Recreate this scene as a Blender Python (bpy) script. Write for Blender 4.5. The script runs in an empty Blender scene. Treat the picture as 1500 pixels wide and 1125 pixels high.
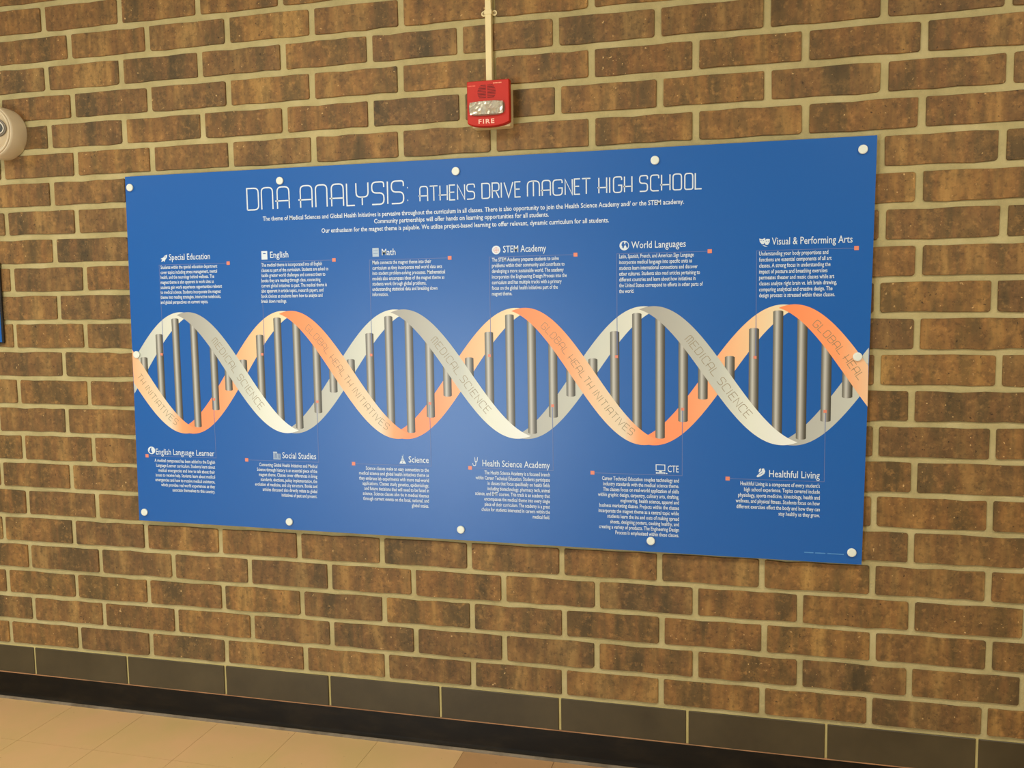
import bpy, bmesh, math, random
from mathutils import Vector, Matrix, geometry
random.seed(7)
S = bpy.context.scene
COL = S.collection
FZ = 0.2032                     # floor to the top of the glazed course
CX, CY, CZ = 2.67376, -2.71452, 1.27639   # camera seen from the wall (X along the wall, Z above the glazed course)

def srgb(r, g, b, k=1.0):
    def f(c):
        c = c / 255.0
        return c / 12.92 if c <= .04045 else ((c + .055) / 1.055) ** 2.4
    return (f(r) * k, f(g) * k, f(b) * k, 1.0)

# ------------------------------------------------------------------ camera
A = Matrix(((0.9686139930567291, -0.00850778629994191, 0.24842413334248523),
            (0.24812275496606293, 0.09300371554214247, -0.9642538085812251),
            (-0.014900702088876706, 0.9956294122150217, 0.0921956756557908)))
F = 1308.798
cam_d = bpy.data.cameras.new('camera'); cam = bpy.data.objects.new('camera', cam_d); COL.objects.link(cam)
cam_d.sensor_width = 36.0; cam_d.lens = F / 1500 * 36.0; cam_d.clip_start = .05; cam_d.clip_end = 60
cam.matrix_world = Matrix.Translation((CX, CY, CZ + FZ)) @ A.to_4x4()
S.camera = cam
# ------------------------------------------------------------------ world, lights, exposure
w = bpy.data.worlds.new('world'); S.world = w; w.use_nodes = True
w.node_tree.nodes['Background'].inputs[0].default_value = (1.0, .95, .84, 1)
w.node_tree.nodes['Background'].inputs[1].default_value = .32
S.view_settings.view_transform = 'Standard'; S.view_settings.look = 'None'
S.view_settings.gamma = 1.0; S.view_settings.use_curve_mapping = False
S.view_settings.exposure = .40

def area(name, loc, target, sx, sy, power, col):
    d = bpy.data.lights.new(name, 'AREA'); d.shape = 'RECTANGLE'; d.size = sx; d.size_y = sy
    d.energy = power; d.color = col
    o = bpy.data.objects.new(name, d); COL.objects.link(o); o.location = loc
    o.rotation_euler = (Vector(target) - Vector(loc)).to_track_quat('-Z', 'Y').to_euler()
    return o
CEIL = 2.95
for x, p in ((-1.6, 27), (1.2, 31), (4.0, 31)):
    area('ceiling_lamp', (x, -1.75, CEIL - .03), (x, -1.75, 0), 1.2, .6, p, (1.0, .94, .80))
area('added_low_daylight', (.05, -5.3, .55), (.05, 0, .55), 1.3, 1.0, 85, (.82, .93, 1.0))  # unseen low daylight source, added for the glare on the board

# ------------------------------------------------------------------ material helpers
def mat(name, rough=.5, spec=.5, col=None):
    m = bpy.data.materials.new(name); m.use_nodes = True
    b = m.node_tree.nodes['Principled BSDF']
    b.inputs['Roughness'].default_value = rough
    b.inputs['Specular IOR Level'].default_value = spec
    if col: b.inputs['Base Color'].default_value = col
    return m
class N:
    def __init__(s, m): s.t = m.node_tree; s.b = s.t.nodes['Principled BSDF']
    def new(s, typ, **k):
        n = s.t.nodes.new(typ)
        for a, v in k.items():
            if a.startswith('i_'):
                n.inputs[a[2:].replace('_', ' ')].default_value = v
            else: setattr(n, a, v)
        return n
    def link(s, a, b): s.t.links.new(a, b)
    def ramp(s, fac, stops, interp='LINEAR'):
        r = s.new('ShaderNodeValToRGB'); r.color_ramp.interpolation = interp
        e = r.color_ramp.elements
        while len(e) < len(stops): e.new(.5)
        for el, (p, c) in zip(e, stops): el.position = p; el.color = c
        s.link(fac, r.inputs[0]); return r.outputs[0]
    def mix(s, fac, a, b, mode='MIX'):
        n = s.new('ShaderNodeMix', data_type='RGBA', blend_type=mode)
        for v, i in ((fac, n.inputs[0]), (a, n.inputs[6]), (b, n.inputs[7])):
            if isinstance(v, (int, float, tuple)): i.default_value = v
            else: s.link(v, i)
        return n.outputs[2]
    def noise(s, vec, scale, detail=4, rough=.6):
        n = s.new('ShaderNodeTexNoise', i_Scale=scale, i_Detail=detail, i_Roughness=rough)
        s.link(vec, n.inputs['Vector']); return n.outputs['Fac']
    def bump(s, h, strength, dist):
        n = s.new('ShaderNodeBump', i_Strength=strength, i_Distance=dist)
        s.link(h, n.inputs['Height']); s.link(n.outputs[0], s.b.inputs['Normal'])

def brick_material():
    m = mat('flashed_brown_brick', .62, .35); n = N(m)
    tc = n.new('ShaderNodeTexCoord'); oi = n.new('ShaderNodeObjectInfo')
    gm = n.new('ShaderNodeNewGeometry')
    add = n.new('ShaderNodeVectorMath', operation='ADD')
    rnd = n.new('ShaderNodeCombineXYZ')
    mul = n.new('ShaderNodeMath', operation='MULTIPLY'); mul.inputs[1].default_value = 57.0
    n.link(oi.outputs['Random'], mul.inputs[0]); n.link(mul.outputs[0], rnd.inputs[0]); n.link(mul.outputs[0], rnd.inputs[1])
    n.link(gm.outputs['Position'], add.inputs[0]); n.link(rnd.outputs[0], add.inputs[1])
    P = add.outputs[0]
    # vertical flashing bands: noise stretched along Z
    mp = n.new('ShaderNodeMapping'); mp.inputs['Scale'].default_value = (1, 1, .16); n.link(P, mp.inputs[0])
    band = n.noise(mp.outputs[0], 12, 3, .6)
    base = n.ramp(band, [(.32, srgb(76, 64, 44)), (.42, srgb(106, 84, 54)), (.49, srgb(122, 90, 58)), (.56, srgb(132, 100, 62)), (.68, srgb(158, 126, 80))])
    band2 = n.noise(mp.outputs[0], 42, 3, .6)
    base = n.mix(n.ramp(band2, [(.44, (0, 0, 0, 1)), (.66, (.55, .55, .55, 1))]), base, srgb(88, 74, 52))
    big = n.noise(P, 22, 5, .7)
    base = n.mix(n.ramp(big, [(.36, (.45, .45, .45, 1)), (.50, (0, 0, 0, 1))]), base, srgb(82, 66, 44))
    base = n.mix(n.ramp(big, [(.52, (0, 0, 0, 1)), (.68, (.38, .38, .38, 1))]), base, srgb(158, 122, 78))
    mot = n.noise(P, 75, 5, .7)
    base = n.mix(n.ramp(mot, [(.34, (.5, .5, .5, 1)), (.48, (0, 0, 0, 1))]), base, srgb(66, 52, 34))
    mot2 = n.noise(P, 48, 5, .7)
    base = n.mix(n.ramp(mot2, [(.54, (0, 0, 0, 1)), (.72, (.42, .42, .42, 1))]), base, srgb(186, 142, 92))
    tint = n.ramp(oi.outputs['Random'], [(0, (.80, .80, .84, 1)), (.35, (1, .98, .96, 1)), (.65, (1.0, .93, .86, 1)), (1, (1.16, 1.12, 1.0, 1))])
    base = n.mix(1.0, base, tint, 'MULTIPLY')
    # pale chips and dark pits
    ch = n.noise(P, 105, 2, .5)
    base = n.mix(n.ramp(ch, [(.71, (0, 0, 0, 1)), (.77, (.75, .75, .75, 1))]), base, srgb(216, 180, 132))
    base = n.mix(n.ramp(ch, [(.25, (.8, .8, .8, 1)), (.30, (0, 0, 0, 1))]), base, srgb(44, 30, 20))
    base = n.mix(1.0, base, (1.04, 1.03, .84, 1), 'MULTIPLY')
    n.link(base, n.b.inputs['Base Color'])
    n.bump(mot, .8, .0016)
    return m
M_BRICK = brick_material()
def noisy(name, cols, scale, rough, bs=.3, bd=.001, spec=.4, stretch=(1, 1, 1)):
    m = mat(name, rough, spec); n = N(m)
    gm = n.new('ShaderNodeNewGeometry'); mp = n.new('ShaderNodeMapping'); mp.inputs['Scale'].default_value = stretch
    n.link(gm.outputs['Position'], mp.inputs[0])
    f = n.noise(mp.outputs[0], scale, 6, .62)
    n.link(n.ramp(f, [(.3 + .4 * i / (len(cols) - 1), c) for i, c in enumerate(cols)]), n.b.inputs['Base Color'])
    if bs: n.bump(n.noise(mp.outputs[0], scale * 12, 4, .6), bs, bd)
    return m
M_MORTAR = noisy('buff_mortar', [srgb(162, 150, 106), srgb(178, 166, 119), srgb(190, 178, 132)], 9, .9, .9, .0025, .2)
M_TILE = noisy('dark_glazed_block', [srgb(58, 50, 33), srgb(69, 60, 40), srgb(78, 68, 46)], 4, .45, .25, .0006, .4)
M_GROUT = noisy('yellowed_grout', [srgb(176, 162, 104), srgb(196, 182, 124)], 12, .9, .4)
M_BASE = noisy('black_rubber_base', [srgb(17, 12, 5), srgb(24, 18, 8), srgb(36, 28, 15)], 7, .55, .2, .0005, .14, (1, 1, 3))
M_CAULK = noisy('dusty_ledge', [srgb(120, 84, 56), srgb(168, 122, 84), srgb(112, 90, 64)], 5, .9, .2)
M_TOE = noisy('lit_rubber_lip', [srgb(70, 62, 50), srgb(128, 116, 98), srgb(84, 72, 56)], 5, .75, 0, .001, .2)  # lip catching the light: its paleness is painted into the rubber colour

def floor_material(name, a, b):
    m = mat(name, .42, .4); n = N(m); gm = n.new('ShaderNodeNewGeometry')
    f = n.noise(gm.outputs['Position'], 3.2, 5, .6)
    base = n.ramp(f, [(.35, a), (.65, b)])
    s = n.noise(gm.outputs['Position'], 70, 2, .5)
    base = n.mix(n.ramp(s, [(.74, (0, 0, 0, 1)), (.78, (.8, .8, .8, 1))]), base, srgb(120, 92, 62))
    n.link(base, n.b.inputs['Base Color']); return m
M_FLOOR = floor_material('beige_floor_tile', srgb(206, 178, 122), srgb(216, 178, 130))
M_FLOOR2 = floor_material('darker_beige_floor_tile', srgb(186, 146, 104), srgb(178, 142, 98))
M_SEAM = mat('floor_seam', .8, .2, srgb(178, 142, 100))
M_PAINT = mat('painted_wall', .7, .3, srgb(214, 202, 176))
M_CEIL = mat('ceiling_white', .8, .2, srgb(226, 220, 200))
M_BLUE = mat('blue_print', .37, .5, srgb(6, 90, 172))
M_EDGE = mat('panel_edge', .5, .4, srgb(150, 140, 110))
M_WHITE = mat('white_print', .42, .45, srgb(212, 226, 238))
M_CAP = mat('cap_satin_metal', .35, .5, srgb(222, 230, 222))
M_LEAD = mat('leader_print', .42, .45, srgb(96, 118, 176))
M_SALMON = mat('salmon_print', .42, .45, srgb(222, 134, 110))
M_GLYPH = mat('grey_print', .42, .45, srgb(146, 134, 104))
M_FAINT = mat('faint_print', .42, .45, srgb(74, 138, 204))
M_RED = mat('red_plastic', .5, .3, srgb(186, 36, 20))
M_DRED = mat('dark_red_slot', .6, .3, srgb(96, 12, 10))
M_IVORY = mat('ivory_plastic', .5, .4, srgb(222, 204, 158))
M_CREAM = noisy('cream_paint', [srgb(222, 206, 152), srgb(232, 216, 164)], 10, .5, 0)
M_DARK = mat('dark_rubber', .5, .4, srgb(36, 34, 32))
M_CAMB = mat('camera_body', .45, .4, srgb(214, 200, 170))
M_CHROME = mat('strobe_reflector', .18, .8, srgb(252, 252, 244)); M_CHROME.node_tree.nodes['Principled BSDF'].inputs['Metallic'].default_value = .5
M_LENSG = mat('camera_lens_glass', .12, .6, srgb(88, 92, 90))
M_GLASS = mat('clear_plastic', .05, .5, srgb(245, 245, 235))
M_GLASS.node_tree.nodes['Principled BSDF'].inputs['Transmission Weight'].default_value = 1.0
def vcol_mat(name, rough=.42):
    m = mat(name, rough, .45); n = N(m); a = n.new('ShaderNodeVertexColor'); a.layer_name = 'ink'
    n.link(a.outputs[0], n.b.inputs['Base Color']); return m
M_INK = vcol_mat('gradient_print')

# ------------------------------------------------------------------ object helpers
def link(name, me, parent=None, m=None, loc=None):
    o = bpy.data.objects.new(name, me); COL.objects.link(o)
    if parent: o.parent = parent
    if loc: o.location = loc
    if m and me and not me.materials: me.materials.append(m)
    return o
def mesh(name, vs, fs, parent=None, m=None, smooth=False, loc=None):
    me = bpy.data.meshes.new(name); me.from_pydata([tuple(v) for v in vs], [], fs); me.update()
    if smooth:
        for p in me.polygons: p.use_smooth = True
    return link(name, me, parent, m, loc)
def from_bm(name, bm, parent=None, m=None, smooth=False, loc=None):
    bmesh.ops.recalc_face_normals(bm, faces=bm.faces)
    me = bpy.data.meshes.new(name); bm.to_mesh(me); bm.free()
    if smooth:
        for p in me.polygons: p.use_smooth = True
    return link(name, me, parent, m, loc)
def tag(o, label=None, cat=None, group=None, kind=None):
    for k, v in (('label', label), ('category', cat), ('group', group), ('kind', kind)):
        if v: o[k] = v
    return o
def box_bm(bm, x0, x1, y0, y1, z0, z1, bev=0, seg=1):
    r = bmesh.ops.create_cube(bm, size=1)
    bmesh.ops.scale(bm, vec=(x1 - x0, y1 - y0, z1 - z0), verts=r['verts'])
    bmesh.ops.translate(bm, vec=((x0 + x1) / 2, (y0 + y1) / 2, (z0 + z1) / 2), verts=r['verts'])
    if bev:
        es = {e for v in r['verts'] for e in v.link_edges}
        bmesh.ops.bevel(bm, geom=list(es), offset=bev, segments=seg, affect='EDGES', profile=.5)
def box(name, x0, x1, y0, y1, z0, z1, parent=None, m=None, bev=0, seg=1):
    bm = bmesh.new(); box_bm(bm, x0, x1, y0, y1, z0, z1, bev, seg); return from_bm(name, bm, parent, m)
def lathe(bm, prof, c, seg=32, axis_tilt=None):
    """prof: (radius, distance out of the wall). axis = -Y"""
    rings = []
    for r, d in prof:
        ring = []
        for k in range(seg):
            a = 2 * math.pi * k / seg
            p = Vector((r * math.cos(a), -d, r * math.sin(a)))
            if axis_tilt: p = axis_tilt @ p
            ring.append(bm.verts.new(Vector(c) + p))
        rings.append(ring)
    for a, b in zip(rings, rings[1:]):
        for k in range(seg): bm.faces.new((a[k], a[(k + 1) % seg], b[(k + 1) % seg], b[k]))
    bm.faces.new(rings[-1]); bm.faces.new(rings[0][::-1])

def back(px, py):
    """photo pixel -> point on the wall face, (X, Z above the glazed course)"""
    d = A @ Vector(((px - 750) / F, -(py - 562.5) / F, -1))
    t = -CY / d.y
    return CX + d.x * t, CZ + d.z * t
def at(X, Z, depth):
    """point of the wall face moved out to a depth in front of it, along the sight line"""
    k = 1 - depth / -CY
    return Vector((CX + (X - CX) * k, -depth, CZ + (Z - CZ) * k + FZ))

# ------------------------------------------------------------------ room shell
XL, XR, YB = -4.0, 7.0, -5.6
tag(box('floor', XL, XR, YB, .05, -.1, -.004, None, M_SEAM), kind='structure')
tag(box('ceiling', XL, XR, YB, .05, CEIL, CEIL + .1, None, M_CEIL), kind='structure')
tag(box('wall_back', XL, XR, YB - .1, YB, -.1, CEIL, None, M_PAINT), kind='structure')
wall = tag(mesh('wall_front', [(XL, .0045, FZ), (XR, .0045, FZ), (XR, .0045, CEIL), (XL, .0045, CEIL), (XL, .1, FZ), (XR, .1, FZ), (XR, .1, CEIL), (XL, .1, CEIL)],
           [(0, 1, 2, 3), (4, 7, 6, 5), (0, 4, 5, 1), (3, 2, 6, 7), (0, 3, 7, 4), (1, 5, 6, 2)], None, M_MORTAR), kind='structure')
floor = bpy.data.objects['floor']

# measured head-joint offsets (mm) per course
JT = {1:{0:-7,1:-4,2:-3,3:0,4:3,5:-1,6:-1,7:-1,8:1,9:0,10:0,11:4},2:{0:2,1:8,2:6,3:5,4:4,5:5,6:5,7:3,8:4,9:5,10:5},3:{0:-6,1:-3,2:-1,3:-2,4:-2,5:-4,6:-1,7:1,8:3,9:4,10:6,11:10},4:{0:1,1:6,2:5,3:4,4:3,5:1,6:5,7:5,8:3,9:4,10:7},5:{0:-6,1:0,2:0,3:-4,4:-6,5:-7,6:-7,7:-6,8:-4,9:-5,10:0,11:2},6:{0:6,1:4,10:0},7:{0:0,1:3,10:0,11:0},8:{0:4,1:3,10:4},9:{1:-2,10:1,11:1},10:{0:0,1:-2,10:-8},11:{1:0,10:1,11:10},12:{0:-1,1:-3,10:1},13:{1:-6,10:-4,11:-8},14:{0:3,1:9,10:1},15:{1:-10,10:5,11:9},16:{0:-5,1:-11,10:-3},17:{1:-6,10:-3,11:-1},18:{0:-8,1:-1,2:3,3:0,4:-2,5:-4,6:-4,7:-2,8:-1,9:-1,10:-1},19:{1:-2,2:-1,3:1,4:0,5:-2,7:-3,8:-3,9:-3,10:2,11:11},20:{1:0,2:3,3:1,4:0,5:0,7:-2,8:-2,9:-4,10:0},21:{1:0,2:-1,3:0,4:2,5:0,6:-5,7:-8,8:-9,9:-7},22:{1:0,2:6,3:5,4:6,5:7},23:{1:0,2:5}}
CZC = [0.00222, 0.0099, -0.01951, -0.01997, 0.02236, -0.00491, 0.00143, 0.01473, -0.00165, -0.00855, 0.00211, -9e-05, -0.00392]
def dz(X, Z):
    X = min(max(X, -.05), 3.6); Z = min(max(Z, -.05), 2.36)
    X = (X - 1.7) / 1.7; Z = (Z - 1.1) / 1.2; s = 0; q = 0
    for i in range(3):
        for j in range(5 if i < 2 else 3):
            s += CZC[q] * X ** i * Z ** j; q += 1
    return s
def brick_mesh(rg, m, jag=.0014, rc=.004, L=.286, H=.0836):
    pts = []
    for cx, cz, a0 in ((L / 2, -H / 2, -90), (L / 2, H / 2, 0), (-L / 2, H / 2, 90), (-L / 2, -H / 2, 180)):
        r = rc * rg.uniform(.9, 1.8)
        for a in (0, 45, 90):
            t = math.radians(a0 + a); sx = 1 if cx > 0 else -1; sz = 1 if cz > 0 else -1
            pts.append((cx - sx * r + r * math.cos(t), cz - sz * r + r * math.sin(t)))
        if cx > 0 and cz > 0:
            pts += [(L * f, H / 2) for f in (.3, .12, -.1, -.3)]
        if cx < 0 and cz < 0:
            pts += [(L * f, -H / 2) for f in (-.3, -.1, .12, .3)]
    pts = [(x + rg.gauss(0, jag * .3), z + rg.gauss(0, jag * .3)) if abs(x) > L * .4 else (x + rg.gauss(0, jag), z + rg.gauss(0, jag)) for x, z in pts]
    n = len(pts); vs = []; fs = []
    for y, ins in ((.02, 0), (.0010, 0), (-.0006, .0012)):
        for x, z in pts:
            l = math.hypot(x, z); vs.append((x - x / (L / 2) * ins, y, z - z / (H / 2) * ins))
    for r in range(2):
        for k in range(n):
            fs.append((r * n + k, r * n + (k + 1) % n, (r + 1) * n + (k + 1) % n, (r + 1) * n + k))
    fs.append(tuple(range(2 * n, 3 * n)))
    me = bpy.data.meshes.new('brick'); me.from_pydata(vs, [], fs); me.update(); me.materials.append(m)
    return me
rg = random.Random(3)
VAR = [brick_mesh(rg, M_BRICK) for _ in range(16)]
def pix(X, Z):
    v = A.transposed() @ Vector((X - CX, -CY, Z - CZ))
    return 750 + F * v.x / -v.z, 562.5 - F * v.y / -v.z
PL = ((.603, 1.725), (3.035, 1.7215), (3.018, .497), (.5857, .514))      # board corners on the wall face
singles = []; rest = []
for c in range(1, 28):
    off = 0 if c % 2 else 1 / 3
    js = {}
    for i in range(-13, 23):
        js[i] = (i + off) * .3048 + JT.get(c, {}).get(i, rg.uniform(-2.5, 2.5)) / 1000
    for i in range(-13, 22):
        x0, x1 = js[i], js[i + 1]
        if x0 < XL or x1 > XR: continue
        xm = (x0 + x1) / 2; zb = (c - 1) * .1016; zt = c * .1016
        if zt + FZ > CEIL: continue
        zb += dz(xm, zb); zt += dz(xm, zt); zm = (zb + zt) / 2
        jv = .018 if c < 14 else .021
        jh = .0165 + .004 * max(0, min(1, (zm - .8) / 1.0))
        L = x1 - x0 - jv; H = zt - zb - jh
        tilt = (dz(xm + .14, zm) - dz(xm - .14, zm)) / .28
        p = [pix(x, z) for x in (x0, x1) for z in (zb, zt)]
        seen = max(q[0] for q in p) > -4 and min(q[0] for q in p) < 1504 and max(q[1] for q in p) > -4
        hid = x0 > .66 and x1 < 2.98 and zb > .56 and zt < 1.68
        rec = (xm, zm, L, H, tilt, rg.randrange(16), rg.uniform(-.0012, .0012))
        (singles if seen and not hid else rest).append(rec)
for xm, zm, L, H, tilt, v, dy in singles:
    o = bpy.data.objects.new('brick', VAR[v]); COL.objects.link(o); o.parent = wall
    o.location = (xm, dy, zm + FZ); o.scale = (L / .286, 1, H / .0836); o.rotation_euler = (0, -tilt, 0)
bm = bmesh.new()
for xm, zm, L, H, tilt, v, dy in rest:
    t = bmesh.new(); t.from_mesh(VAR[v])
    t.transform(Matrix.Translation((xm, dy, zm + FZ)) @ Matrix.Rotation(-tilt, 4, 'Y') @ Matrix.Diagonal((L / .286, 1, H / .0836, 1)))
    tmp = bpy.data.meshes.new('t'); t.to_mesh(tmp); t.free(); bm.from_mesh(tmp); bpy.data.meshes.remove(tmp)
tag(from_bm('brick_field', bm, wall, M_BRICK), kind='stuff')
print('bricks', len(singles), 'rest', len(rest))

# glazed dark blocks below the brick, grout between them
mesh('grout_backing', [(XL, .004, 0), (XR, .004, 0), (XR, .004, FZ + .004), (XL, .004, FZ + .004), (XL, .1, 0), (XR, .1, 0), (XR, .1, FZ + .004), (XL, .1, FZ + .004)],
     [(0, 1, 2, 3), (4, 7, 6, 5), (3, 2, 6, 7), (0, 3, 7, 4), (1, 5, 6, 2)], wall, M_GROUT)
TJ = [.0939, .5008, .9048, 1.3088, 1.7113, 2.117, 2.5205, 2.929, 3.3405]
TJ = [TJ[0] - .4064 * k for k in range(9, 0, -1)] + TJ + [TJ[-1] + .4064 * k for k in range(1, 9)]
for x0, x1 in zip(TJ, TJ[1:]):
    bm = bmesh.new(); zt = FZ + dz((x0 + x1) / 2, 0) - .006
    box_bm(bm, x0 + .004, x1 - .004, rg.uniform(-.0008, .0006), .05, .004, zt, .0015)
    from_bm('glazed_block', bm, wall, M_TILE)
# rubber cove base: upright face, curved toe, dusty top ledge
base = tag(bpy.data.objects.new('baseboard_front', None), kind='structure'); COL.objects.link(base)
prof = [(-.0005, .0985), (-.0035, .0985), (-.0045, .096), (-.0045, .022), (-.006, .016), (-.009, .0115), (-.013, .009)]
lip = [(-.013, .009), (-.0175, .0075), (-.0182, 0)]
def extrude_prof(name, prof, m, x0, x1, n=1, parent=None):
    vs = []; fs = []; k = len(prof)
    for i in range(n + 1):
        x = x0 + (x1 - x0) * i / n
        vs += [(x, y, z) for y, z in prof]
    for i in range(n):
        for j in range(k - 1): fs.append((i * k + j, i * k + j + 1, (i + 1) * k + j + 1, (i + 1) * k + j))
    return mesh(name, vs, fs, parent, m, True)
extrude_prof('rubber_face', prof[1:], M_BASE, XL, XR, 1, base)
extrude_prof('toe_lip', lip, M_TOE, XL, XR, 1, base)
extrude_prof('dusty_ledge', [(.004, .0995), (-.0035, .0995), (-.0040, .0965)], M_CAULK, XL, XR, 1, base)

# floor tiles, 12 inch
for iy in range(0, 4):
    for ix in range(-6, 16):
        x0 = 1.795 + .3048 * (ix - 6); x1 = x0 + .3048; y1 = .0 - .3048 * iy + .02; y0 = y1 - .3048
        if x1 < -.9: continue
        dark = x0 > 1.7 and (ix + iy) % 3 != 2
        g = .0006 if not dark else .0008
        box('floor_tile', x0 + g, x1 - g, y0 + g, y1 - g, -.006, 0, floor, M_FLOOR2 if dark else M_FLOOR)
for x0, x1, y0, y1 in ((XL, XR, YB, .02 - .3048 * 4), (XL, 1.795 - .3048 * 9, .02 - .3048 * 4, .02), (1.795 + .3048 * 10, XR, .02 - .3048 * 4, .02)):
    box('floor_sheet', x0, x1, y0, y1, -.006, 0, floor, M_FLOOR)

# ------------------------------------------------------------------ the blue board
BD = .018        # board face in front of the brick
board = bpy.data.objects.new('display_board', None); COL.objects.link(board)
board.location = at(1.81, .505, 0)
tag(board, 'large blue printed display board with a double helix, screwed flat on the brick wall', 'sign board')
BL = board.location.copy()
def bp(X, Z, layer=0):
    return at(X, Z, BD + layer * .00012) - BL
pt = [bp(*q) for q in PL]
vs = [Vector(p) for p in pt] + [Vector((p.x, p.y + .006, p.z)) for p in pt]
pn = mesh('printed_panel', vs, [(3, 2, 1, 0), (4, 5, 6, 7), (0, 1, 5, 4), (1, 2, 6, 5), (2, 3, 7, 6), (3, 0, 4, 7)], board, M_BLUE)
pn.data.materials.append(M_EDGE)
for p in pn.data.polygons[2:]: p.material_index = 1
def lerp(a, b, t): return a + (b - a) * t
def xl(z): t = (z - .505) / 1.218; return lerp(.5857, .603, t) + .0006
def xr(z): t = (z - .505) / 1.218; return lerp(3.018, 3.035, t) - .0006
for px, py in ((191, 275), (410.5, 265), (668, 251), (959.5, 235), (1264, 219), (212.5, 750), (424.5, 764), (675.5, 775.5), (953.5, 792), (1247.5, 809), (201, 519.5), (1256, 522.5)):
    bm = bmesh.new(); X, Z = back(px, py)
    lathe(bm, [(.006, -.006), (.0118, -.0002), (.0125, .0012), (.0128, .0045), (.0118, .0062), (.0095, .0068)], bp(X, Z, 0), 20)
    from_bm('standoff_cap', bm, board, M_CAP)

# --- the helix
XC = [.412, .8084, 1.2, 1.6, 2.004, 2.402, 2.806, 3.206, 3.606]
SH = .031
HI, IN_T, LO, IN_B = 1.2555, 1.235, .838, .857
def LOk(k): return LO - .005 if k % 2 == 1 else LO + .005     # trough of cell k
def half(x, xa, xb, ya, yb):
    """cosine from (xa,ya) to (xb,yb), continued periodically"""
    t = (x - xa) / (xb - xa); return (ya + yb) / 2 + (ya - yb) / 2 * math.cos(math.pi * t)
def desc(k, x):      # crest k to trough k+1: lower, upper edge
    lo = half(x, XC[k] - .060, XC[k + 1] - .015, 1.251, LOk(k + 1))
    up = half(x, XC[k] + .015, XC[k + 1] + .060, HI, (.848 if k % 2 else .845))
    return lo, up
def asc(k, x):       # trough k to crest k+1
    up = half(x, XC[k] - .060, XC[k + 1] - .015, (.848 if k % 2 else .845), HI)
    lo = half(x, XC[k] + .015, XC[k + 1] + .060, LOk(k), 1.251)
    return lo, up
def span(fn, k):
    a, b = XC[k], XC[k + 1]; m = (a + b) / 2
    x = m
    while x > a - .06 and fn(k, x)[1] - fn(k, x)[0] > .0008: x -= .001
    y = m
    while y < b + .06 and fn(k, y)[1] - fn(k, y)[0] > .0008: y += .001
    return x, y
def grad(stops, t):
    for (a, ca), (b, cb) in zip(stops, stops[1:]):
        if t <= b:
            f = max(0, min(1, (t - a) / (b - a))); return tuple(ca[i] + (cb[i] - ca[i]) * f for i in range(3))
    return stops[-1][1]
G_WD = [(0, (160, 160, 154)), (.25, (176, 178, 170)), (.5, (190, 196, 188)), (.7, (222, 228, 216)), (1, (232, 238, 236))]
G_OD = [(0, (246, 140, 88)), (.35, (244, 160, 108)), (.5, (236, 190, 148)), (.62, (230, 206, 172)), (.76, (226, 212, 186)), (.86, (244, 164, 112)), (1, (244, 148, 98))]
G_OA = [(0, (244, 142, 92)), (.3, (244, 152, 104)), (.5, (242, 176, 128)), (.7, (238, 198, 152)), (.9, (232, 218, 182)), (1, (232, 226, 200))]
G_WA = [(0, (168, 172, 168)), (.3, (184, 188, 180)), (.6, (200, 206, 196)), (.85, (216, 220, 208)), (1, (230, 230, 216))]
def ribbon(fn, k, g, layer, name):
    x0, x1 = span(fn, k); n = 72; vs = []; fs = []; cs = []
    for i in range(n + 1):
        x = x0 + (x1 - x0) * i / n
        lo, up = fn(k, x)
        if up < lo: up = lo
        xx = max(xl(1.05), min(xr(1.05), x))
        if xx != x:
            lo, up = fn(k, xx)
        vs += [bp(xx, lo, layer), bp(xx, up, layer)]
        c = srgb(*grad(g, i / n)); cs += [c, c]
    for i in range(n):
        if (vs[2 * i] - vs[2 * i + 2]).length > 1e-6: fs.append((2 * i, 2 * i + 2, 2 * i + 3, 2 * i + 1))
    o = mesh(name, vs, fs, board, M_INK)
    ca = o.data.color_attributes.new('ink', 'FLOAT_COLOR', 'POINT')
    for i, c in enumerate(cs): ca.data[i].color = c
    return o
for k in range(0, 7):
    # orange strand goes down from even cells; k=0 is the crest left of the board
    od = k % 2 == 0
    ribbon(desc, k, G_OD if od else G_WD, 4, 'front_ribbon')
    ribbon(asc, k, G_OA if k % 2 == 1 else G_WA, 1, 'rear_ribbon')
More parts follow.
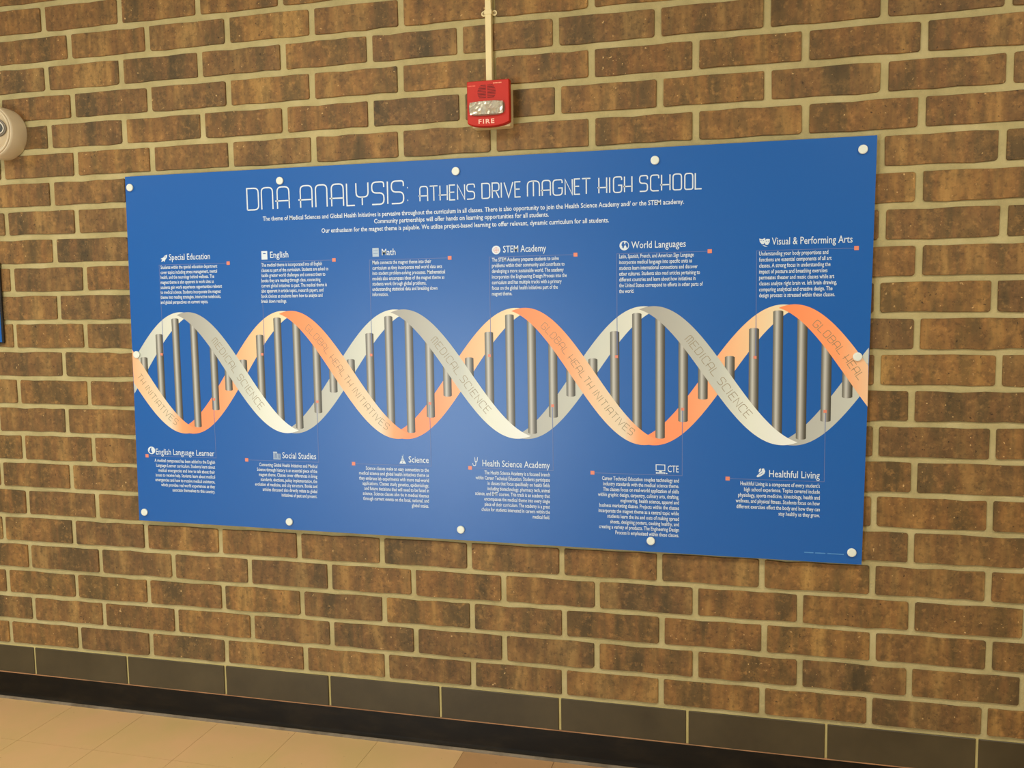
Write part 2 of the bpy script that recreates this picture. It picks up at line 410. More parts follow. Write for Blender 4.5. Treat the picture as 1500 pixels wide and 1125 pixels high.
# --- rungs
RX = [212, 235.7, 260, 286.6, 314, 334.5, 357, 382.4, 408.8, 436.2, 464.4, 487.9, 514.3, 542.7, 571, 600.3, 629.7, 655, 687.7, 717, 747.4, 779, 810, 836, 868.6, 900.6, 933, 967, 1000.7, 1029.7, 1068.9, 1104, 1139, 1174.5, 1210.4, 1241.6, 1272.4]
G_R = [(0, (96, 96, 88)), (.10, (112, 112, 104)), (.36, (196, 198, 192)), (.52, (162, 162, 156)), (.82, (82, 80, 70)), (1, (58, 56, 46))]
RW = .0142
rungx = []
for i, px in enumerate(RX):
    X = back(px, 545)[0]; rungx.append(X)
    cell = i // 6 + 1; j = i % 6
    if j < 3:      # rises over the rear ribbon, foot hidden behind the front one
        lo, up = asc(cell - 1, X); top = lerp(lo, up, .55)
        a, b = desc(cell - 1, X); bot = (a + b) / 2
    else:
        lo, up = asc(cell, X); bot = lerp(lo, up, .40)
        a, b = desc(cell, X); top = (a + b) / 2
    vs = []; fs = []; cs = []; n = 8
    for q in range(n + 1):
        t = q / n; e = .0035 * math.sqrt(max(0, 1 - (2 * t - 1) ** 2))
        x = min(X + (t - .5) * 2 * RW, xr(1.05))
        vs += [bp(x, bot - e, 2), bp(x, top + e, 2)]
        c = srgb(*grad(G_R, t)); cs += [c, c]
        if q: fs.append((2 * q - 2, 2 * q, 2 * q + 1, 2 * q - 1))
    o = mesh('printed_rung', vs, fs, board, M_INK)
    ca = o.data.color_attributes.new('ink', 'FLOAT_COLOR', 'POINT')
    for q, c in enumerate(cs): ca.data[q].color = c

# --- stroke lettering
def rpath(pts, r=.18, closed=False, seg=4):
    """polyline with rounded corners where a point is flagged"""
    out = []; n = len(pts)
    for i, p in enumerate(pts):
        if len(p) < 3 or (not closed and i in (0, n - 1)): out.append(Vector((p[0], p[1]))); continue
        a = Vector(pts[(i - 1) % n][:2]); b = Vector(p[:2]); c = Vector(pts[(i + 1) % n][:2])
        rr = min(r * p[2], (a - b).length * .5, (c - b).length * .5)
        s = b + (a - b).normalized() * rr; e = b + (c - b).normalized() * rr
        for q in range(seg + 1):
            t = q / seg; out.append((1 - t) ** 2 * s + 2 * t * (1 - t) * b + t * t * e)
    if closed: out.append(out[0].copy())
    return out
def glyph(ch):
    g = {
     'D': [[(0, 0), (0, 1), (1, 1, 1), (1, 0, 1), (0, 0)]], 'n': [[(0, 0), (0, 1, 1), (1, 1, 1), (1, 0)]],
     'A': [[(0, 0), (0, 1, 1), (1, 1, 1), (1, 0)], [(-.18, .36), (1, .36)]],
     'L': [[(0, 1), (0, 0), (1, 0)]], 'Y': [[(0, 1), (0, .36, 1), (1, .36, 1), (1, 1)], [(.5, .36), (.5, 0)]],
     'S': [[(1, .76), (1, 1, 1), (0, 1, 1), (0, .52, 1), (1, .5, 1), (1, 0, 1), (0, 0)]], 'I': [[(.5, 0), (.5, 1)]],
     ':': [[(.4, .12), (.6, .12)], [(.4, .68), (.6, .68)]], 'T': [[(0, 1), (1, 1)], [(.5, 1), (.5, 0)]],
     'H': [[(0, 1), (0, 0)], [(1, 1), (1, 0)], [(-.18, .36), (1, .36)]],
     'E': [[(1, 1), (0, 1), (0, 0), (1, 0)], [(0, .52), (.85, .52)]],
     'F': [[(1, 1), (0, 1), (0, 0)], [(0, .5), (.8, .5)]],
     'N': [[(0, 0), (0, 1), (1, 0), (1, 1)]], 'R': [[(0, 0), (0, 1), (1, 1, 1), (1, .48, 1), (0, .48)], [(.5, .48), (1, 0)]],
     'V': [[(0, 1), (.5, 0), (1, 1)]], 'M': [[(0, 0), (0, 1, 1), (1, 1, 1), (1, 0)], [(.5, 1), (.5, 0)]],
     'G': [[(1, .78), (1, 1, 1), (0, 1, 1), (0, 0, 1), (1, 0, 1), (1, .46), (.55, .46)]],
     'C': [[(1, .78), (1, 1, 1), (0, 1, 1), (0, 0, 1), (1, 0)]],
     'O': [[(.5, 0), (0, 0, 1), (0, 1, 1), (1, 1, 1), (1, 0, 1), (.5, 0)]],
     'B': [[(0, 0), (0, 1), (1, 1, 1), (1, .52, 1), (0, .52)], [(1, .52, 1), (1, 0, 1), (0, 0)]],
    }
    return g[ch]
def stroke(vs, fs, pts, wd, fn):
    """ribbon along pts (2D in plane), fn maps 2D -> 3D"""
    n = len(pts); b = len(vs)
    for i, p in enumerate(pts):
        d1 = (pts[i] - pts[i - 1]).normalized() if i else (pts[1] - pts[0]).normalized()
        d2 = (pts[i + 1] - pts[i]).normalized() if i < n - 1 else d1
        nn = Vector((-(d1 + d2).y, (d1 + d2).x))
        if nn.length < 1e-6: nn = Vector((-d1.y, d1.x))
        nn.normalize(); c = max(.45, abs(nn.dot(Vector((-d1.y, d1.x)))))
        vs.append(fn(p + nn * wd / 2 / c)); vs.append(fn(p - nn * wd / 2 / c))
    for i in range(n - 1): fs.append((b + 2 * i, b + 2 * i + 2, b + 2 * i + 3, b + 2 * i + 1))
def glyph_strokes(vs, fs, ch, X0, X1, Z0, Z1, wd, fn):
    w_, h_ = X1 - X0, Z1 - Z0
    for pl in glyph(ch):
        pts = [(X0 + p[0] * w_, Z0 + p[1] * h_) + tuple(p[2:]) for p in pl]
        path = rpath(pts, min(w_, h_) * .36)
        q = [path[0]]
        for p in path[1:]:
            if (p - q[-1]).length > 1e-5: q.append(p)
        if len(q) > 1: stroke(vs, fs, q, wd, fn)
def title(name, letters, base_l, base_r, top_l, wd):
    """letters: (char, px0, px1) along a baseline through two photo points"""
    vs = []; fs = []
    (xa, ya), (xb, yb) = base_l, base_r
    Z0 = (back(xa, ya)[1] + back(xb, yb)[1]) / 2; Z1 = Z0 + back(*top_l)[1] - back(xa, ya)[1]
    for ch, a, b in letters:
        f = lambda x: ya + (yb - ya) * (x - xa) / (xb - xa)
        X0 = back(a, f(a))[0]; X1 = back(b, f(b))[0]
        glyph_strokes(vs, fs, ch, X0, X1, Z0, Z1, wd, lambda p: bp(p.x, p.y, 6))
    return mesh(name, vs, fs, board, M_WHITE)
z1 = lambda s, a, b: (s, 340 + a / 4.167, 340 + b / 4.167)
TT = ((362, 307), (592, 298.5), (362, 275.5), .0043)
title('title_word', [z1('D', 94, 163), z1('n', 182, 250), z1('A', 278, 350)], *TT)
title('title_word', [z1('A', 419, 490), z1('n', 512, 581), z1('A', 609, 681), z1('L', 702, 750),
      z1('Y', 759, 832), z1('S', 855, 928), z1('I', 940, 962), z1('S', 975, 1048), z1(':', 1062, 1084)], *TT)
z2 = lambda s, a, b: (s, 680 + a / 4.054, 680 + b / 4.054)
ST = ((614, 294), (1026, 277.5), (614, 272.5), .0036)
for word in ([z1('A', 1147, 1194), z1('T', 1208, 1256), z1('H', 1270, 1314), z1('E', 1328, 1362), z1('N', 1377, 1420), z1('S', 1434, 1480)],
      [z2('D', 106, 152), z2('R', 167, 207), z2('I', 215, 227), z2('V', 238, 290), z2('E', 302, 335)],
      [z2('M', 376, 447), z2('A', 464, 512), z2('G', 528, 582), z2('N', 600, 642), z2('E', 655, 688), z2('T', 700, 750)],
      [z2('H', 800, 846), z2('I', 858, 870), z2('G', 887, 935), z2('H', 952, 996)],
      [z2('S', 1042, 1088), z2('C', 1107, 1155), z2('H', 1172, 1222), z2('O', 1240, 1290), z2('O', 1310, 1357), z2('L', 1372, 1410)]):
    title('subtitle_word', word, *ST)

# lettering along the front ribbons
def ribbon_text(k, words, za, zb, size):
    """text follows the centre line of the descending ribbon from height za to zb"""
    x0, x1 = span(desc, k); pts = []
    for i in range(301):
        x = x0 + (x1 - x0) * i / 300; lo, up = desc(k, x)
        xc = x; pts.append(Vector((xc, (lo + up) / 2)))
    pts = [p for p in pts if zb <= p.y <= za]
    L = [0]
    for a, b in zip(pts, pts[1:]): L.append(L[-1] + (b - a).length)
    tot = L[-1]; n = sum(.45 if c in ' I' else 1 for c in words); cw = tot / n; pos = 0; vs = []; fs = []
    def ev(s):
        s = max(0, min(tot - 1e-6, s)); i = 0
        while L[i + 1] < s: i += 1
        f = (s - L[i]) / (L[i + 1] - L[i]); d = (pts[i + 1] - pts[i]).normalized()
        return pts[i] + (pts[i + 1] - pts[i]) * f, d
    cut = xr(1.05) if k > 5 else 99
    for c in words:
        wch = cw * (.45 if c in ' I' else 1)
        if c != ' ':
            P0, d = ev(pos + wch / 2); nrm = Vector((-d.y, d.x))
            if xl(1.05) + .02 < P0.x < cut - .014:
                def fn(p, P0=P0, d=d, nrm=nrm): q = P0 + d * p.x + nrm * p.y; return bp(q.x, q.y, 6)
                glyph_strokes(vs, fs, c, -wch * .36, wch * .36, -size / 2, size / 2, .0016, fn)
        pos += wch
    mesh('ribbon_lettering', vs, fs, board, M_GLYPH)
for k in range(0, 7):
    if k % 2 == 0: ribbon_text(k, 'GLOBAL HEALTH INITIATIVES', 1.205, .868, .021)
    else: ribbon_text(k, 'MEDICAL SCIENCE', 1.165, .925, .023)

# --- paragraph printing with the built-in font
TXT = []      # (name, text, X, Z, align, size, target width or None, xscale group)
def line(grp, text, X, Z, align, size, width=None): TXT.append((grp, text, X, Z, align, size, width))
def block(grp, lines, px, y0, y1, longest_px, align, size=.0170):
    Xa, Za = back(px, y0); Xb, Zb = back(px, y1)
    Wd = abs(back(longest_px, y0)[0] - back(px, y0)[0])
    n = len(lines) - 1
    for i, t in enumerate(lines):
        line(grp, t, lerp(Xa, Xb, i / n), lerp(Za, Zb, i / n), align, size, ('fit', Wd))
def head(grp, text, x0, x1, y, size=.0300):
    X0, Z0 = back(x0, y); X1, _ = back(x1, y)
    line(grp, text, X0, Z0, 'L', size, ('exact', X1 - X0))
for t, x0, y0, x1, y1 in (
    ('The theme of Medical Sciences and Global Health Initiatives is pervasive throughout the curriculum in all classes. There is also opportunity to join the Health Science Academy and/ or the STEM academy.', 385, 319.5, 1002, 297),
    ('Community partnerships will offer hands on learning opportunities for all students.', 548, 323.5, 804, 315.5),
    ('Our enthusiasm for the magnet theme is palpable. We utilize project-based learning to offer relevant, dynamic curriculum for all students.', 471, 337, 892, 324)):
    X0, Z0 = back(x0, y0); X1, Z1 = back(x1, y1)
    line('intro_text', t, X0, (Z0 + Z1) / 2, 'L', .0205, ('exact', X1 - X0))
B = [
 ('Special Education', 247.6, 307.6, 377.5, 235.4, 392, 443, 325.4, 'L', ['Students within the special education department', 'cover topics including stress management, mental', 'health, and the neurology behind wellness. The', 'magnet theme is also apparent in work sites as', 'students gain work experience opportunities relevant', 'to medical science. Students incorporate the magnet', 'theme into reading strategies, interactive notebooks,', 'and global perspectives on current topics.']),
 ('English', 395.6, 422.4, 374, 383, 388.6, 441.6, 481, 'L', ['The medical theme is incorporated into all English', 'classes as part of the curriculum. Students are asked to', 'tackle greater world challenges and connect them to', 'books they are reading through class, connecting', 'current global initiatives to past. The medical theme is', 'also apparent in article topics, research papers, and', 'book choices as students learn how to analyze and', 'break down readings.']),
 ('Math', 559.2, 579.4, 370, 545.6, 385, 431.6, 652.1, 'L', ['Math connects the magnet theme into their', 'curriculum as they incorporate real world data sets', 'into student problem-solving processes. Mathematical', 'models also encompass ideas of the magnet theme as', 'students work through global problems,', 'understanding statistical data and breaking down', 'information.']),
 ('STEM Academy', 736.9, 800, 365.7, 720.6, 381, 430.5, 830.5, 'L', ['The STEM Academy prepares students to solve', 'problems within their community and contribute to', 'developing a more sustainable world. The academy', 'incorporates the Engineering Design Process into the', 'curriculum and has multiple tracks with a primary', 'focus on the global health initiatives part of the', 'magnet theme.']),
 ('World Languages', 924.8, 1004.5, 359.6, 907, 376, 426.8, 1029.9, 'L', ['Latin, Spanish, French, and American Sign Language', 'incorporate medical language into specific units as', 'students learn international connections and discover', 'other cultures. Students also read articles pertaining to', 'different countries and learn about how initiatives in', 'the United States correspond to efforts in other parts of', 'the world.']),
 ('Visual & Performing Arts', 1130.7, 1248.8, 354.2, 1112, 372, 433, 1226, 'L', ['Understanding your body proportions and', 'functions are essential components of all art', 'classes. A strong focus in understanding the', 'impact of posture and breathing exercises', 'permeates theater and music classes while art', 'classes analyze right brain vs. left brain drawing,', 'comparing analytical and creative design. The', 'design process is stressed within these classes.']),
 ('English Language Learner', 228.4, 314, 662, 315, 677.5, 720.5, 226.6, 'R', ['A medical component has been added to the English', 'Language Learner curriculum. Students learn about', 'medical emergencies and how to talk about their', 'issues to receive help. Students learn about medical', 'emergencies and how to receive medical assistance,', 'which provides real world experiences as they', 'associate themselves to this country.']),
 ('Social Studies', 413.6, 463, 667.5, 464.7, 683.5, 727.5, 373.6, 'R', ['Connecting Global Health Initiatives and Medical', 'Science through history is an essential piece of the', 'magnet theme. Classes cover differences in living', 'standards, elections, policy implementation, the', 'evolution of medicine, and city structure. Books and', 'articles discussed also directly relate to global', 'initiatives of past and present.']),
 ('Science', 598.6, 628, 673.5, 628.3, 689, 741.7, 526, 'R', ['Science classes make an easy connection to the', 'medical science and global health initiatives theme as', 'they embrace lab experiments with more real-world', 'applications. Classes study genetics, epidemiology,', 'and future decisions that will need to be faced in', 'science. Science classes also tie in medical themes', 'through current events on the local, national, and', 'global scales.']),
 ('Health Science Academy', 706.7, 805.5, 679, 805.5, 695.7, 758.3, 696, 'R', ['The Health Science Academy is a focused branch', 'within Career Technical Education. Students participate', 'in classes that focus specifically on health fields', 'including biotechnology, pharmacy tech, animal', 'science, and EMT courses. This track is an academy that', 'encompasses the medical theme into every single', 'piece of their curriculum. The academy is a great', 'choice for students interested in careers within the', 'medical field.']),
 ('CTE', 978, 994.2, 687.4, 994.6, 704.5, 784.7, 875.8, 'R', ['Career Technical Education couples technology and', 'industry standards with the medical science theme.', 'The classes focus on real-world application of skills', 'within graphic design, carpentry, culinary arts, drafting,', 'engineering, health science, apparel and', 'business marketing classes. Projects within the classes', 'incorporate the magnet theme as a central topic while', 'students learn the ins and outs of making spread', 'sheets, designing posters, cooking healthy, and', 'creating a variety of products. The Engineering Design', 'Process is emphasized within these classes.']),
 ('Healthful Living', 1126.7, 1200.9, 694.5, 1200.9, 712.3, 755.3, 1077.4, 'R', ["Healthful Living is a component of every student's", 'high school experience. Topics covered include', 'physiology, sports medicine, kinesiology, health and', 'wellness, and physical fitness. Students focus on how', 'different exercises effect the body and how they can', 'stay healthy as they grow.'])]
for i, (h, hx0, hx1, hy, px, y0, y1, lx, al, ls) in enumerate(B):
    head('heading_%02d' % i, h, hx0, hx1, hy)
    block('text_%02d' % i, ls, px, y0, y1, lx, al)
# FIRE and all lines: build text curves, evaluate once
tmp = []
for g in TXT:
    c = bpy.data.curves.new('t', 'FONT'); c.body = g[1]; c.size = 1; c.resolution_u = 2; c.fill_mode = 'FRONT'
    c.offset = .004 if g[0].startswith('head') else .012
    o = bpy.data.objects.new('t', c); COL.objects.link(o); tmp.append(o)
cf = bpy.data.curves.new('t', 'FONT'); cf.body = 'FIRE'; cf.size = 1; cf.fill_mode = 'FRONT'; cf.offset = .02; cf.space_character = 1.25
fo = bpy.data.objects.new('t', cf); COL.objects.link(fo)
dg = bpy.context.evaluated_depsgraph_get(); dg.update()
def grab(o):
    me = o.evaluated_get(dg).to_mesh()
    v = [x.co.copy() for x in me.vertices]; f = [tuple(p.vertices) for p in me.polygons]
    o.evaluated_get(dg).to_mesh_clear(); return v, f
groups = {}; raw = [grab(o) for o in tmp]; FIRE = grab(fo)
wid = [max(v.x for v in r[0]) - min(v.x for v in r[0]) for r in raw]
maxw = {}
for g, wd in zip(TXT, wid): maxw[g[0]] = max(maxw.get(g[0], 0), wd)
for g, (v, f), wd in zip(TXT, raw, wid):
    grp, t, X, Z, al, size, (mode, W_) = g
    sx = W_ / (maxw[grp] if mode == 'fit' else wd)
    x0 = min(q.x for q in v); sy = size
    ox = X if al == 'L' else X - wd * sx
    VS, FS = groups.setdefault(grp, ([], [])); b = len(VS)
    VS += [bp(ox + (q.x - x0) * sx, Z + (q.y - .29) * sy, 6) for q in v]
    FS += [tuple(b + k for k in p) for p in f]
for o in tmp + [fo]:
    c = o.data; bpy.data.objects.remove(o); bpy.data.curves.remove(c)
for grp, (VS, FS) in groups.items():
    nm = 'section_heading' if grp.startswith('head') else 'intro_text' if grp == 'intro_text' else 'section_text'
    mesh(nm, VS, FS, board, M_WHITE)
# faint credit line in the corner, too small to read in the photo: three pale dashes of print
for a, b in ((1178, 1191.5), (1194, 1209), (1212, 1236)):
    xa, za = back(a, 809 + (a - 1178) * .055); xb, zb = back(b, 809 + (b - 1178) * .055)
    mesh('credit_print', [bp(xa, za - .0016, 6), bp(xb, za - .0016, 6), bp(xb, za + .0016, 6), bp(xa, za + .0016, 6)], [(0, 1, 2, 3)], board, M_FAINT)

# --- leader lines with their end squares and the dots on the rungs
LD = [((334.2, 385.4), (233, 387.4), (236.7, 519)), ((489.2, 380.8), (382.4, 383), (384, 519)), ((658.7, 377.7), (541, 379), (543.6, 520)),
      ((843, 373), (716.7, 376.5), (716.9, 521)), ((1039.7, 368), (903.5, 370.5), (903, 522.4)), ((1254.7, 363.3), (1108.5, 366.8), (1105.9, 523.5)),
      ((215.4, 667.6), (316.6, 671), (313.4, 585)), ((361.4, 673.6), (467, 677.5), (464.8, 588.4)), ((517.9, 679.2), (631.5, 683.5), (629.7, 591)),
      ((688.6, 685.3), (810.3, 690), (809.5, 594.3)), ((867.9, 692.5), (999.3, 698.6), (1000, 599.4)), ((1065.9, 701), (1207.3, 706), (1208.6, 602.7))]
for sq, cn, dt in LD:
    a = Vector(back(*sq)); c = Vector(back(*cn)); d = Vector(back(*dt)); c.y = a.y; d.x = c.x
    vs = []; fs = []
    stroke(vs, fs, [a, c, d], .0017, lambda p: bp(p.x, p.y, 5))
    mesh('leader_line', vs, fs, board, M_LEAD)
    for p, r, nm in ((a, .0062, 'leader_square'), (Vector(back(*dt)), .0045, 'rung_dot')):
        mesh(nm, [bp(p.x - r, p.y - r * .95, 7), bp(p.x + r, p.y - r * .95, 7), bp(p.x + r, p.y + r * .95, 7), bp(p.x - r, p.y + r * .95, 7)], [(0, 1, 2, 3)], board, M_SALMON)

# --- section icons (unit square 0..1, polygons in print order)
def circ(cx, cy, r, n=20, a0=0, a1=360): return [(cx + r * math.cos(math.radians(a0 + (a1 - a0) * i / n)), cy + r * math.sin(math.radians(a0 + (a1 - a0) * i / n))) for i in range(n)]
def rect(a, b, c, d): return [(a, b), (c, b), (c, d), (a, d)]
blob = [(.2, .55), (.3, .85), (.5, .92), (.48, .7), (.62, .6), (.5, .45), (.42, .2), (.3, .3), (.28, .45)]
blob2 = [(.6, .8), (.8, .85), (.92, .6), (.9, .35), (.78, .2), (.7, .42), (.62, .55)]
W_, B_ = 0, 1
ICON = {
 'rocket': [(W_, [(.1, .05), (.3, .5), (.62, .85), (1, 1), (.92, .6), (.62, .25)]), (W_, [(0, .45), (.35, .62), (.28, .4)]), (W_, [(.55, 0), (.7, .35), (.45, .25)]), (B_, circ(.68, .7, .08, 10))],
 'book': [(W_, rect(.05, 0, .95, 1)), (B_, rect(.3, .66, .72, .76))],
 'calculator': [(2, rect(.05, 0, .95, 1)), (B_, rect(.18, .70, .82, .73)), (B_, rect(.18, .36, .82, .39))],
 'gear_globe': [(W_, circ(.5, .5, .5, 24)), (3, circ(.5, .5, .30, 18)), (W_, circ(.5, .5, .26, 18)), (3, rect(.47, .24, .53, .76)), (3, rect(.24, .47, .76, .53))],
 'globe': [(W_, circ(.5, .5, .5, 24)), (B_, blob), (B_, blob2)],
 'masks': [(W_, [(0, .95), (.28, .85), (.56, 1), (.55, .6), (.42, .3), (.25, .28), (.06, .55)]), (W_, [(.5, .7), (.7, .88), (1, .85), (.98, .5), (.82, .2), (.62, .2), (.5, .4)]), (W_, [(.3, .2), (.5, .02), (.8, -.05), (.55, .12)]), (B_, rect(.12, .66, .22, .72)), (B_, rect(.34, .66, .44, .72)), (B_, rect(.62, .58, .72, .64)), (B_, rect(.82, .58, .9, .64))],
 'columns': [(2, rect(0, .78, .55, 1)), (2, rect(0, 0, 1, .14))] + [(2, rect(.02 + .17 * i, .16, .12 + .17 * i, .76)) for i in range(6)],
 'flask': [(W_, [(0, 0), (1, 0), (.8, .32), (.2, .32)]), (2, [(.2, .36), (.8, .36), (.6, .7), (.6, .95), (.4, .95), (.4, .7)]), (B_, circ(.45, .17, .06, 8)), (W_, circ(.6, 1.05, .05, 8))],
 'stethoscope': [(W_, [(0, .25), (.1, .05), (.35, 0), (.55, .1), (.58, .45), (.5, .45), (.46, .15), (.33, .08), (.15, .12), (.08, .27)]), (W_, [(.35, 1), (.42, 1), (.45, .6), (.55, .5), (.68, .6), (.78, 1), (.86, 1), (.78, .55), (.62, .42), (.45, .42), (.35, .58)]), (W_, circ(.04, .28, .06, 8))],
 'monitor': [(W_, rect(.0, .32, .82, 1)), (B_, rect(.07, .39, .75, .93)), (W_, rect(.3, .18, .52, .34)), (W_, rect(.02, .02, .82, .18)), (B_, rect(.1, .07, .74, .11)), (W_, rect(.88, .02, 1, .12))],
 'shoe': [(W_, [(0, .1), (.15, 0), (.5, .12), (.9, .4), (1, .7), (.85, 1), (.6, .95), (.62, .7), (.4, .55), (.25, .35)]), (W_, [(.25, .55), (.32, .9), (.5, 1), (.55, .8), (.4, .62)]), (B_, [(.3, .22), (.75, .5), (.72, .54), (.28, .26)])],
}
ICON['translate_globe'] = [(W_, circ(.5, .5, .5, 24)), (B_, [(.18, .3), (.3, .75), (.5, .9), (.45, .55), (.6, .2), (.4, .1)])]
M_PALE = mat('pale_blue_print', .42, .45, srgb(168, 190, 214))
for nm, x0, x1, ya, yb in (('rocket', 234.6, 245, 373.2, 384.5), ('book', 382.2, 391.8, 368, 380.5), ('calculator', 544.8, 555.2, 363.4, 376.2), ('gear_globe', 720.4, 733, 360, 372.8),
        ('globe', 907.4, 921.4, 353, 367), ('masks', 1112.2, 1127.8, 348.7, 361.5), ('translate_globe', 216.4, 227, 654, 665), ('columns', 400, 410.8, 661.6, 672.8),
        ('flask', 584.8, 594.5, 667, 679), ('stethoscope', 692, 701.2, 669.5, 682.8), ('monitor', 960.5, 977.6, 680.2, 694), ('shoe', 1108, 1121, 685.8, 699)):
    Xa, Zt = back(x0, ya); Xb, _ = back(x1, ya); _, Zb = back(x0, yb); vs = []; fs = []; mi = []
    for q, (c, poly) in enumerate(ICON[nm]):
        b = len(vs); vs += [bp(Xa + (Xb - Xa) * x, Zb + (Zt - Zb) * y, 6 + q * .4) for x, y in poly]
        for t in geometry.tessellate_polygon([[Vector((x, y, 0)) for x, y in poly]]):
            fs.append(tuple(b + k for k in t)); mi.append(c)
    o = mesh('section_icon', vs, fs, board, M_WHITE)
    for mm in (M_BLUE, M_PALE, M_SALMON): o.data.materials.append(mm)
    for p, k in zip(o.data.polygons, mi): p.material_index = k

# ------------------------------------------------------------------ fire alarm strobe
fa = bpy.data.objects.new('fire_alarm', None); COL.objects.link(fa)
D1 = .042      # back box depth
c0 = at(1.9155, 1.882, .055); fa.location = (c0.x - .002, 0, c0.z - .066); fa.scale = (.95, 1, .95)
tag(fa, 'red wall fire alarm horn with clear strobe window, above the blue board', 'fire alarm')
FX, FZb = fa.location.x, fa.location.z
box('back_box', -.060, .066, -D1, .004, .000, .122, fa, M_IVORY, .004, 2)
# red housing: outline with bowed foot
D2 = .062
outl = [(-.068, .142), (.068, .142), (.070, .138), (.070, .014)] + [(.070 * math.cos(a), .014 - .016 * math.sin(a)) for a in [math.pi * q / 12 for q in range(1, 12)]] + [(-.070, .014), (-.070, .138)]
n = len(outl)
vs = [(x, -D1, z) for x, z in outl] + [(x, -D2 + .004, z) for x, z in outl] + [(x * .965, -D2, .072 + (z - .072) * .965) for x, z in outl]
fs = [tuple(range(n))[::-1], tuple(range(2 * n, 3 * n))]
for r in range(2):
    fs += [(r * n + k, r * n + (k + 1) % n, (r + 1) * n + (k + 1) % n, (r + 1) * n + k) for k in range(n)]
bm = bmesh.new(); vv = [bm.verts.new(v) for v in vs]
for f in fs: bm.faces.new([vv[k] for k in f])
from_bm('red_housing', bm, fa, M_RED)
# horn grille: rows of slots, split at the middle
for r in range(9):
    z = .089 + r * .0047; hw = .030 * math.sqrt(max(.12, 1 - ((r - 3.4) / 6.2) ** 2))
    for s in (-1, 1):
        a, b = sorted((s * .0022, s * hw))
        box('grille_slot', a - .004, b - .004, -D2 - .0004, -D2 + .002, z - .0011, z + .0011, fa, M_DRED)
# strobe window
bm = bmesh.new()
def pill(bm, hx, hz, y0, y1, cz, cx=0, p=4, n=36, dome=0):
    rings = []
    for y, s in ((y0, 1), (y1 + .004, 1), (y1 + .001, .95), (y1, .86)):
        rings.append([bm.verts.new((cx + s * hx * math.copysign(abs(math.cos(a)) ** (2 / p), math.cos(a)), y, cz + s * hz * math.copysign(abs(math.sin(a)) ** (2 / p), math.sin(a)))) for a in [2 * math.pi * k / n for k in range(n)]])
    for a, b in zip(rings, rings[1:]):
        for k in range(n): bm.faces.new((a[k], a[(k + 1) % n], b[(k + 1) % n], b[k]))
    bm.faces.new(rings[-1]); bm.faces.new(rings[0][::-1])
pill(bm, .060, .0235, -D2 + .002, -D2 - .003, .0555, -.004)
from_bm('strobe_frame', bm, fa, mat('grey_bezel', .4, .5, srgb(150, 112, 92)))
bm = bmesh.new(); rr = random.Random(5)
# faceted reflector under the lens
nx, nz = 14, 5; gr = []
for j in range(nz + 1):
    row = []
    for i in range(nx + 1):
        x = -.054 + .108 * i / nx - .004; z = .037 + .037 * j / nz
        e = .0045 * (1 - (2 * j / nz - 1) ** 2)
        row.append(bm.verts.new((x, -D2 - .0035 - e - rr.uniform(0, .0055), z)))
    gr.append(row)
for j in range(nz):
    for i in range(nx): bm.faces.new((gr[j][i], gr[j][i + 1], gr[j + 1][i + 1], gr[j + 1][i]))
rf = from_bm('strobe_reflector', bm, fa, M_CHROME)
bm = bmesh.new(); pill(bm, .056, .020, -D2 - .002, -D2 - .0155, .0555, -.004)
from_bm('strobe_lens', bm, fa, M_GLASS)
v, f = FIRE; x0 = min(q.x for q in v); x1 = max(q.x for q in v); s = .052 / (x1 - x0)
mesh('fire_lettering', [(-.032 + (q.x - x0) * s, -D2 - .0004, .0085 + q.y * .0195) for q in v], f, fa, mat('white_marking', .5, .4, srgb(244, 196, 176)))
for a, b, z, m in ((.018, .046, .1315, mat('small_print', .5, .4, srgb(244, 150, 120))), (-.066, -.040, .1265, mat('small_print_faded', .5, .4, srgb(224, 92, 72)))):
    k = 6
    for i in range(k):
        xa = a + (b - a) * i / k; mesh('maker_print', [(xa, -D2 - .0004, z - .0018), (xa + (b - a) / k * .8, -D2 - .0004, z - .0018), (xa + (b - a) / k * .8, -D2 - .0004, z + .0018), (xa, -D2 - .0004, z + .0018)], [(0, 1, 2, 3)], fa, m)

# surface conduit from the alarm up the wall, with its two-hole strap
cd = bpy.data.objects.new('wiring_channel', None); COL.objects.link(cd); cdp = at(1.9165, 1.95, .015)
cd.location = (cdp.x, 0, FZb + .130)
tag(cd, 'cream surface wiring channel running up the brick from the fire alarm', 'conduit')
h = CEIL - cd.location.z
box('channel_cover', -.0095, .0095, -.017, .003, 0, h, cd, M_CREAM, .0015, 2)
M_SCREW = mat('screw_tan', .5, .5, srgb(150, 130, 84))
zc = at(0, 2.155, .015).z - cd.location.z
bm = bmesh.new(); box_bm(bm, -.0115, .0115, -.0185, -.001, -.007, .007, .001)
for s in (-1, 1):
    lathe(bm, [(.0085, -.002), (.0085, .0022), (.0075, .003)], (s * .0165, -.001, 0), 16)
from_bm('strap', bm, cd, M_CREAM, False, (0, 0, zc))
for s in (-1, 1):
    bm = bmesh.new(); lathe(bm, [(.0042, .001), (.0042, .0036), (.003, .0042)], (s * .0172, -.001, 0), 12)
    from_bm('strap_screw', bm, cd, M_SCREW, False, (0, 0, zc))

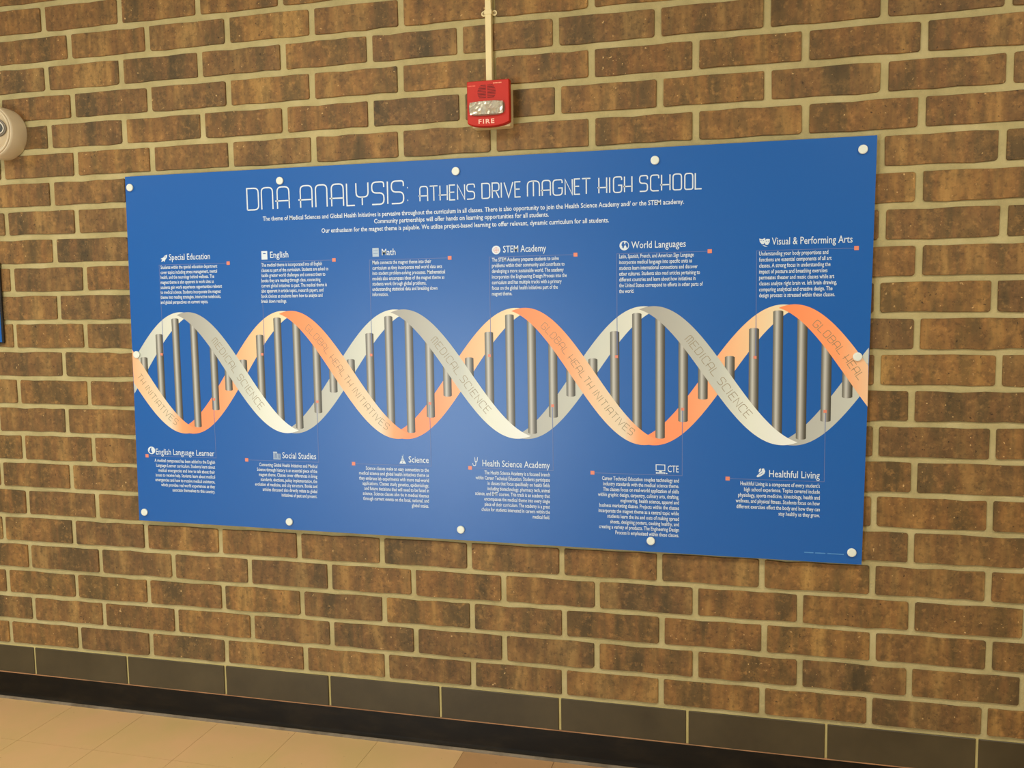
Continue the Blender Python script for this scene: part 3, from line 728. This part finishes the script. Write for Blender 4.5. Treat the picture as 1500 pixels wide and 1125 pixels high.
# ------------------------------------------------------------------ round security camera at the left edge
sc = bpy.data.objects.new('security_camera', None); COL.objects.link(sc); sp = at(.094, 1.9015, .030)
sc.location = (sp.x, 0, sp.z)
tag(sc, 'round beige turret camera with a grey lens, high on the brick at the left edge', 'camera')
bm = bmesh.new(); lathe(bm, [(.088, -.004), (.0895, .004), (.0905, .030), (.0890, .062), (.0870, .070), (.0845, .072)], (0, 0, 0), 56)
from_bm('mounting_base', bm, sc, M_CAMB, True)
bm = bmesh.new(); lathe(bm, [(.0845, .070), (.083, .0765), (.0805, .079), (.078, .0775), (.0765, .075)], (0, 0, 0), 56)
from_bm('trim_ring', bm, sc, M_CAMB, True)
tilt = Matrix.Rotation(math.radians(33), 3, 'Z') @ Matrix.Rotation(math.radians(-3), 3, 'X')
bm = bmesh.new(); R_ = .0745
lathe(bm, [(R_ * math.cos(a), .026 + R_ * math.sin(a)) for a in [math.radians(q) for q in range(5, 66, 6)]] + [(.029, .096)], (0, -.018, 0), 48, tilt)
from_bm('eyeball', bm, sc, M_CAMB, True)
bm = bmesh.new(); lathe(bm, [(.0315, .093), (.031, .098), (.028, .1), (.025, .0975), (.0235, .096)], (0, -.018, 0), 40, tilt); from_bm('lens_bezel', bm, sc, mat('grey_ring', .4, .5, srgb(120, 112, 98)), True)
bm = bmesh.new(); lathe(bm, [(.0230, .0955), (.0230, .099), (.0205, .099), (.0203, .0965)], (0, -.018, 0), 40, tilt); from_bm('lens_ring', bm, sc, mat('pale_ring', .4, .5, srgb(226, 222, 208)), True)
bm = bmesh.new(); lathe(bm, [(.0203, .096), (.016, .098), (.008, .0995), (.002, .1)], (0, -.018, 0), 32, tilt); from_bm('lens', bm, sc, M_LENSG, True)

# ------------------------------------------------------------------ second blue sign, only its right edge in the frame
sg = bpy.data.objects.new('blue_sign', None); COL.objects.link(sg); p = at(.0485, 1.150, .012)
sg.location = (p.x - .31, 0, p.z)
tag(sg, 'blue sign with a dark edge at the left border of the view', 'sign board')
bm = bmesh.new(); box_bm(bm, -.31, .31, -.012, 0, 0, .295, .003); from_bm('sign_backing', bm, sg, M_DARK)
box('sign_face', -.3055, .3045, -.0128, -.011, .005, .290, sg, M_BLUE)
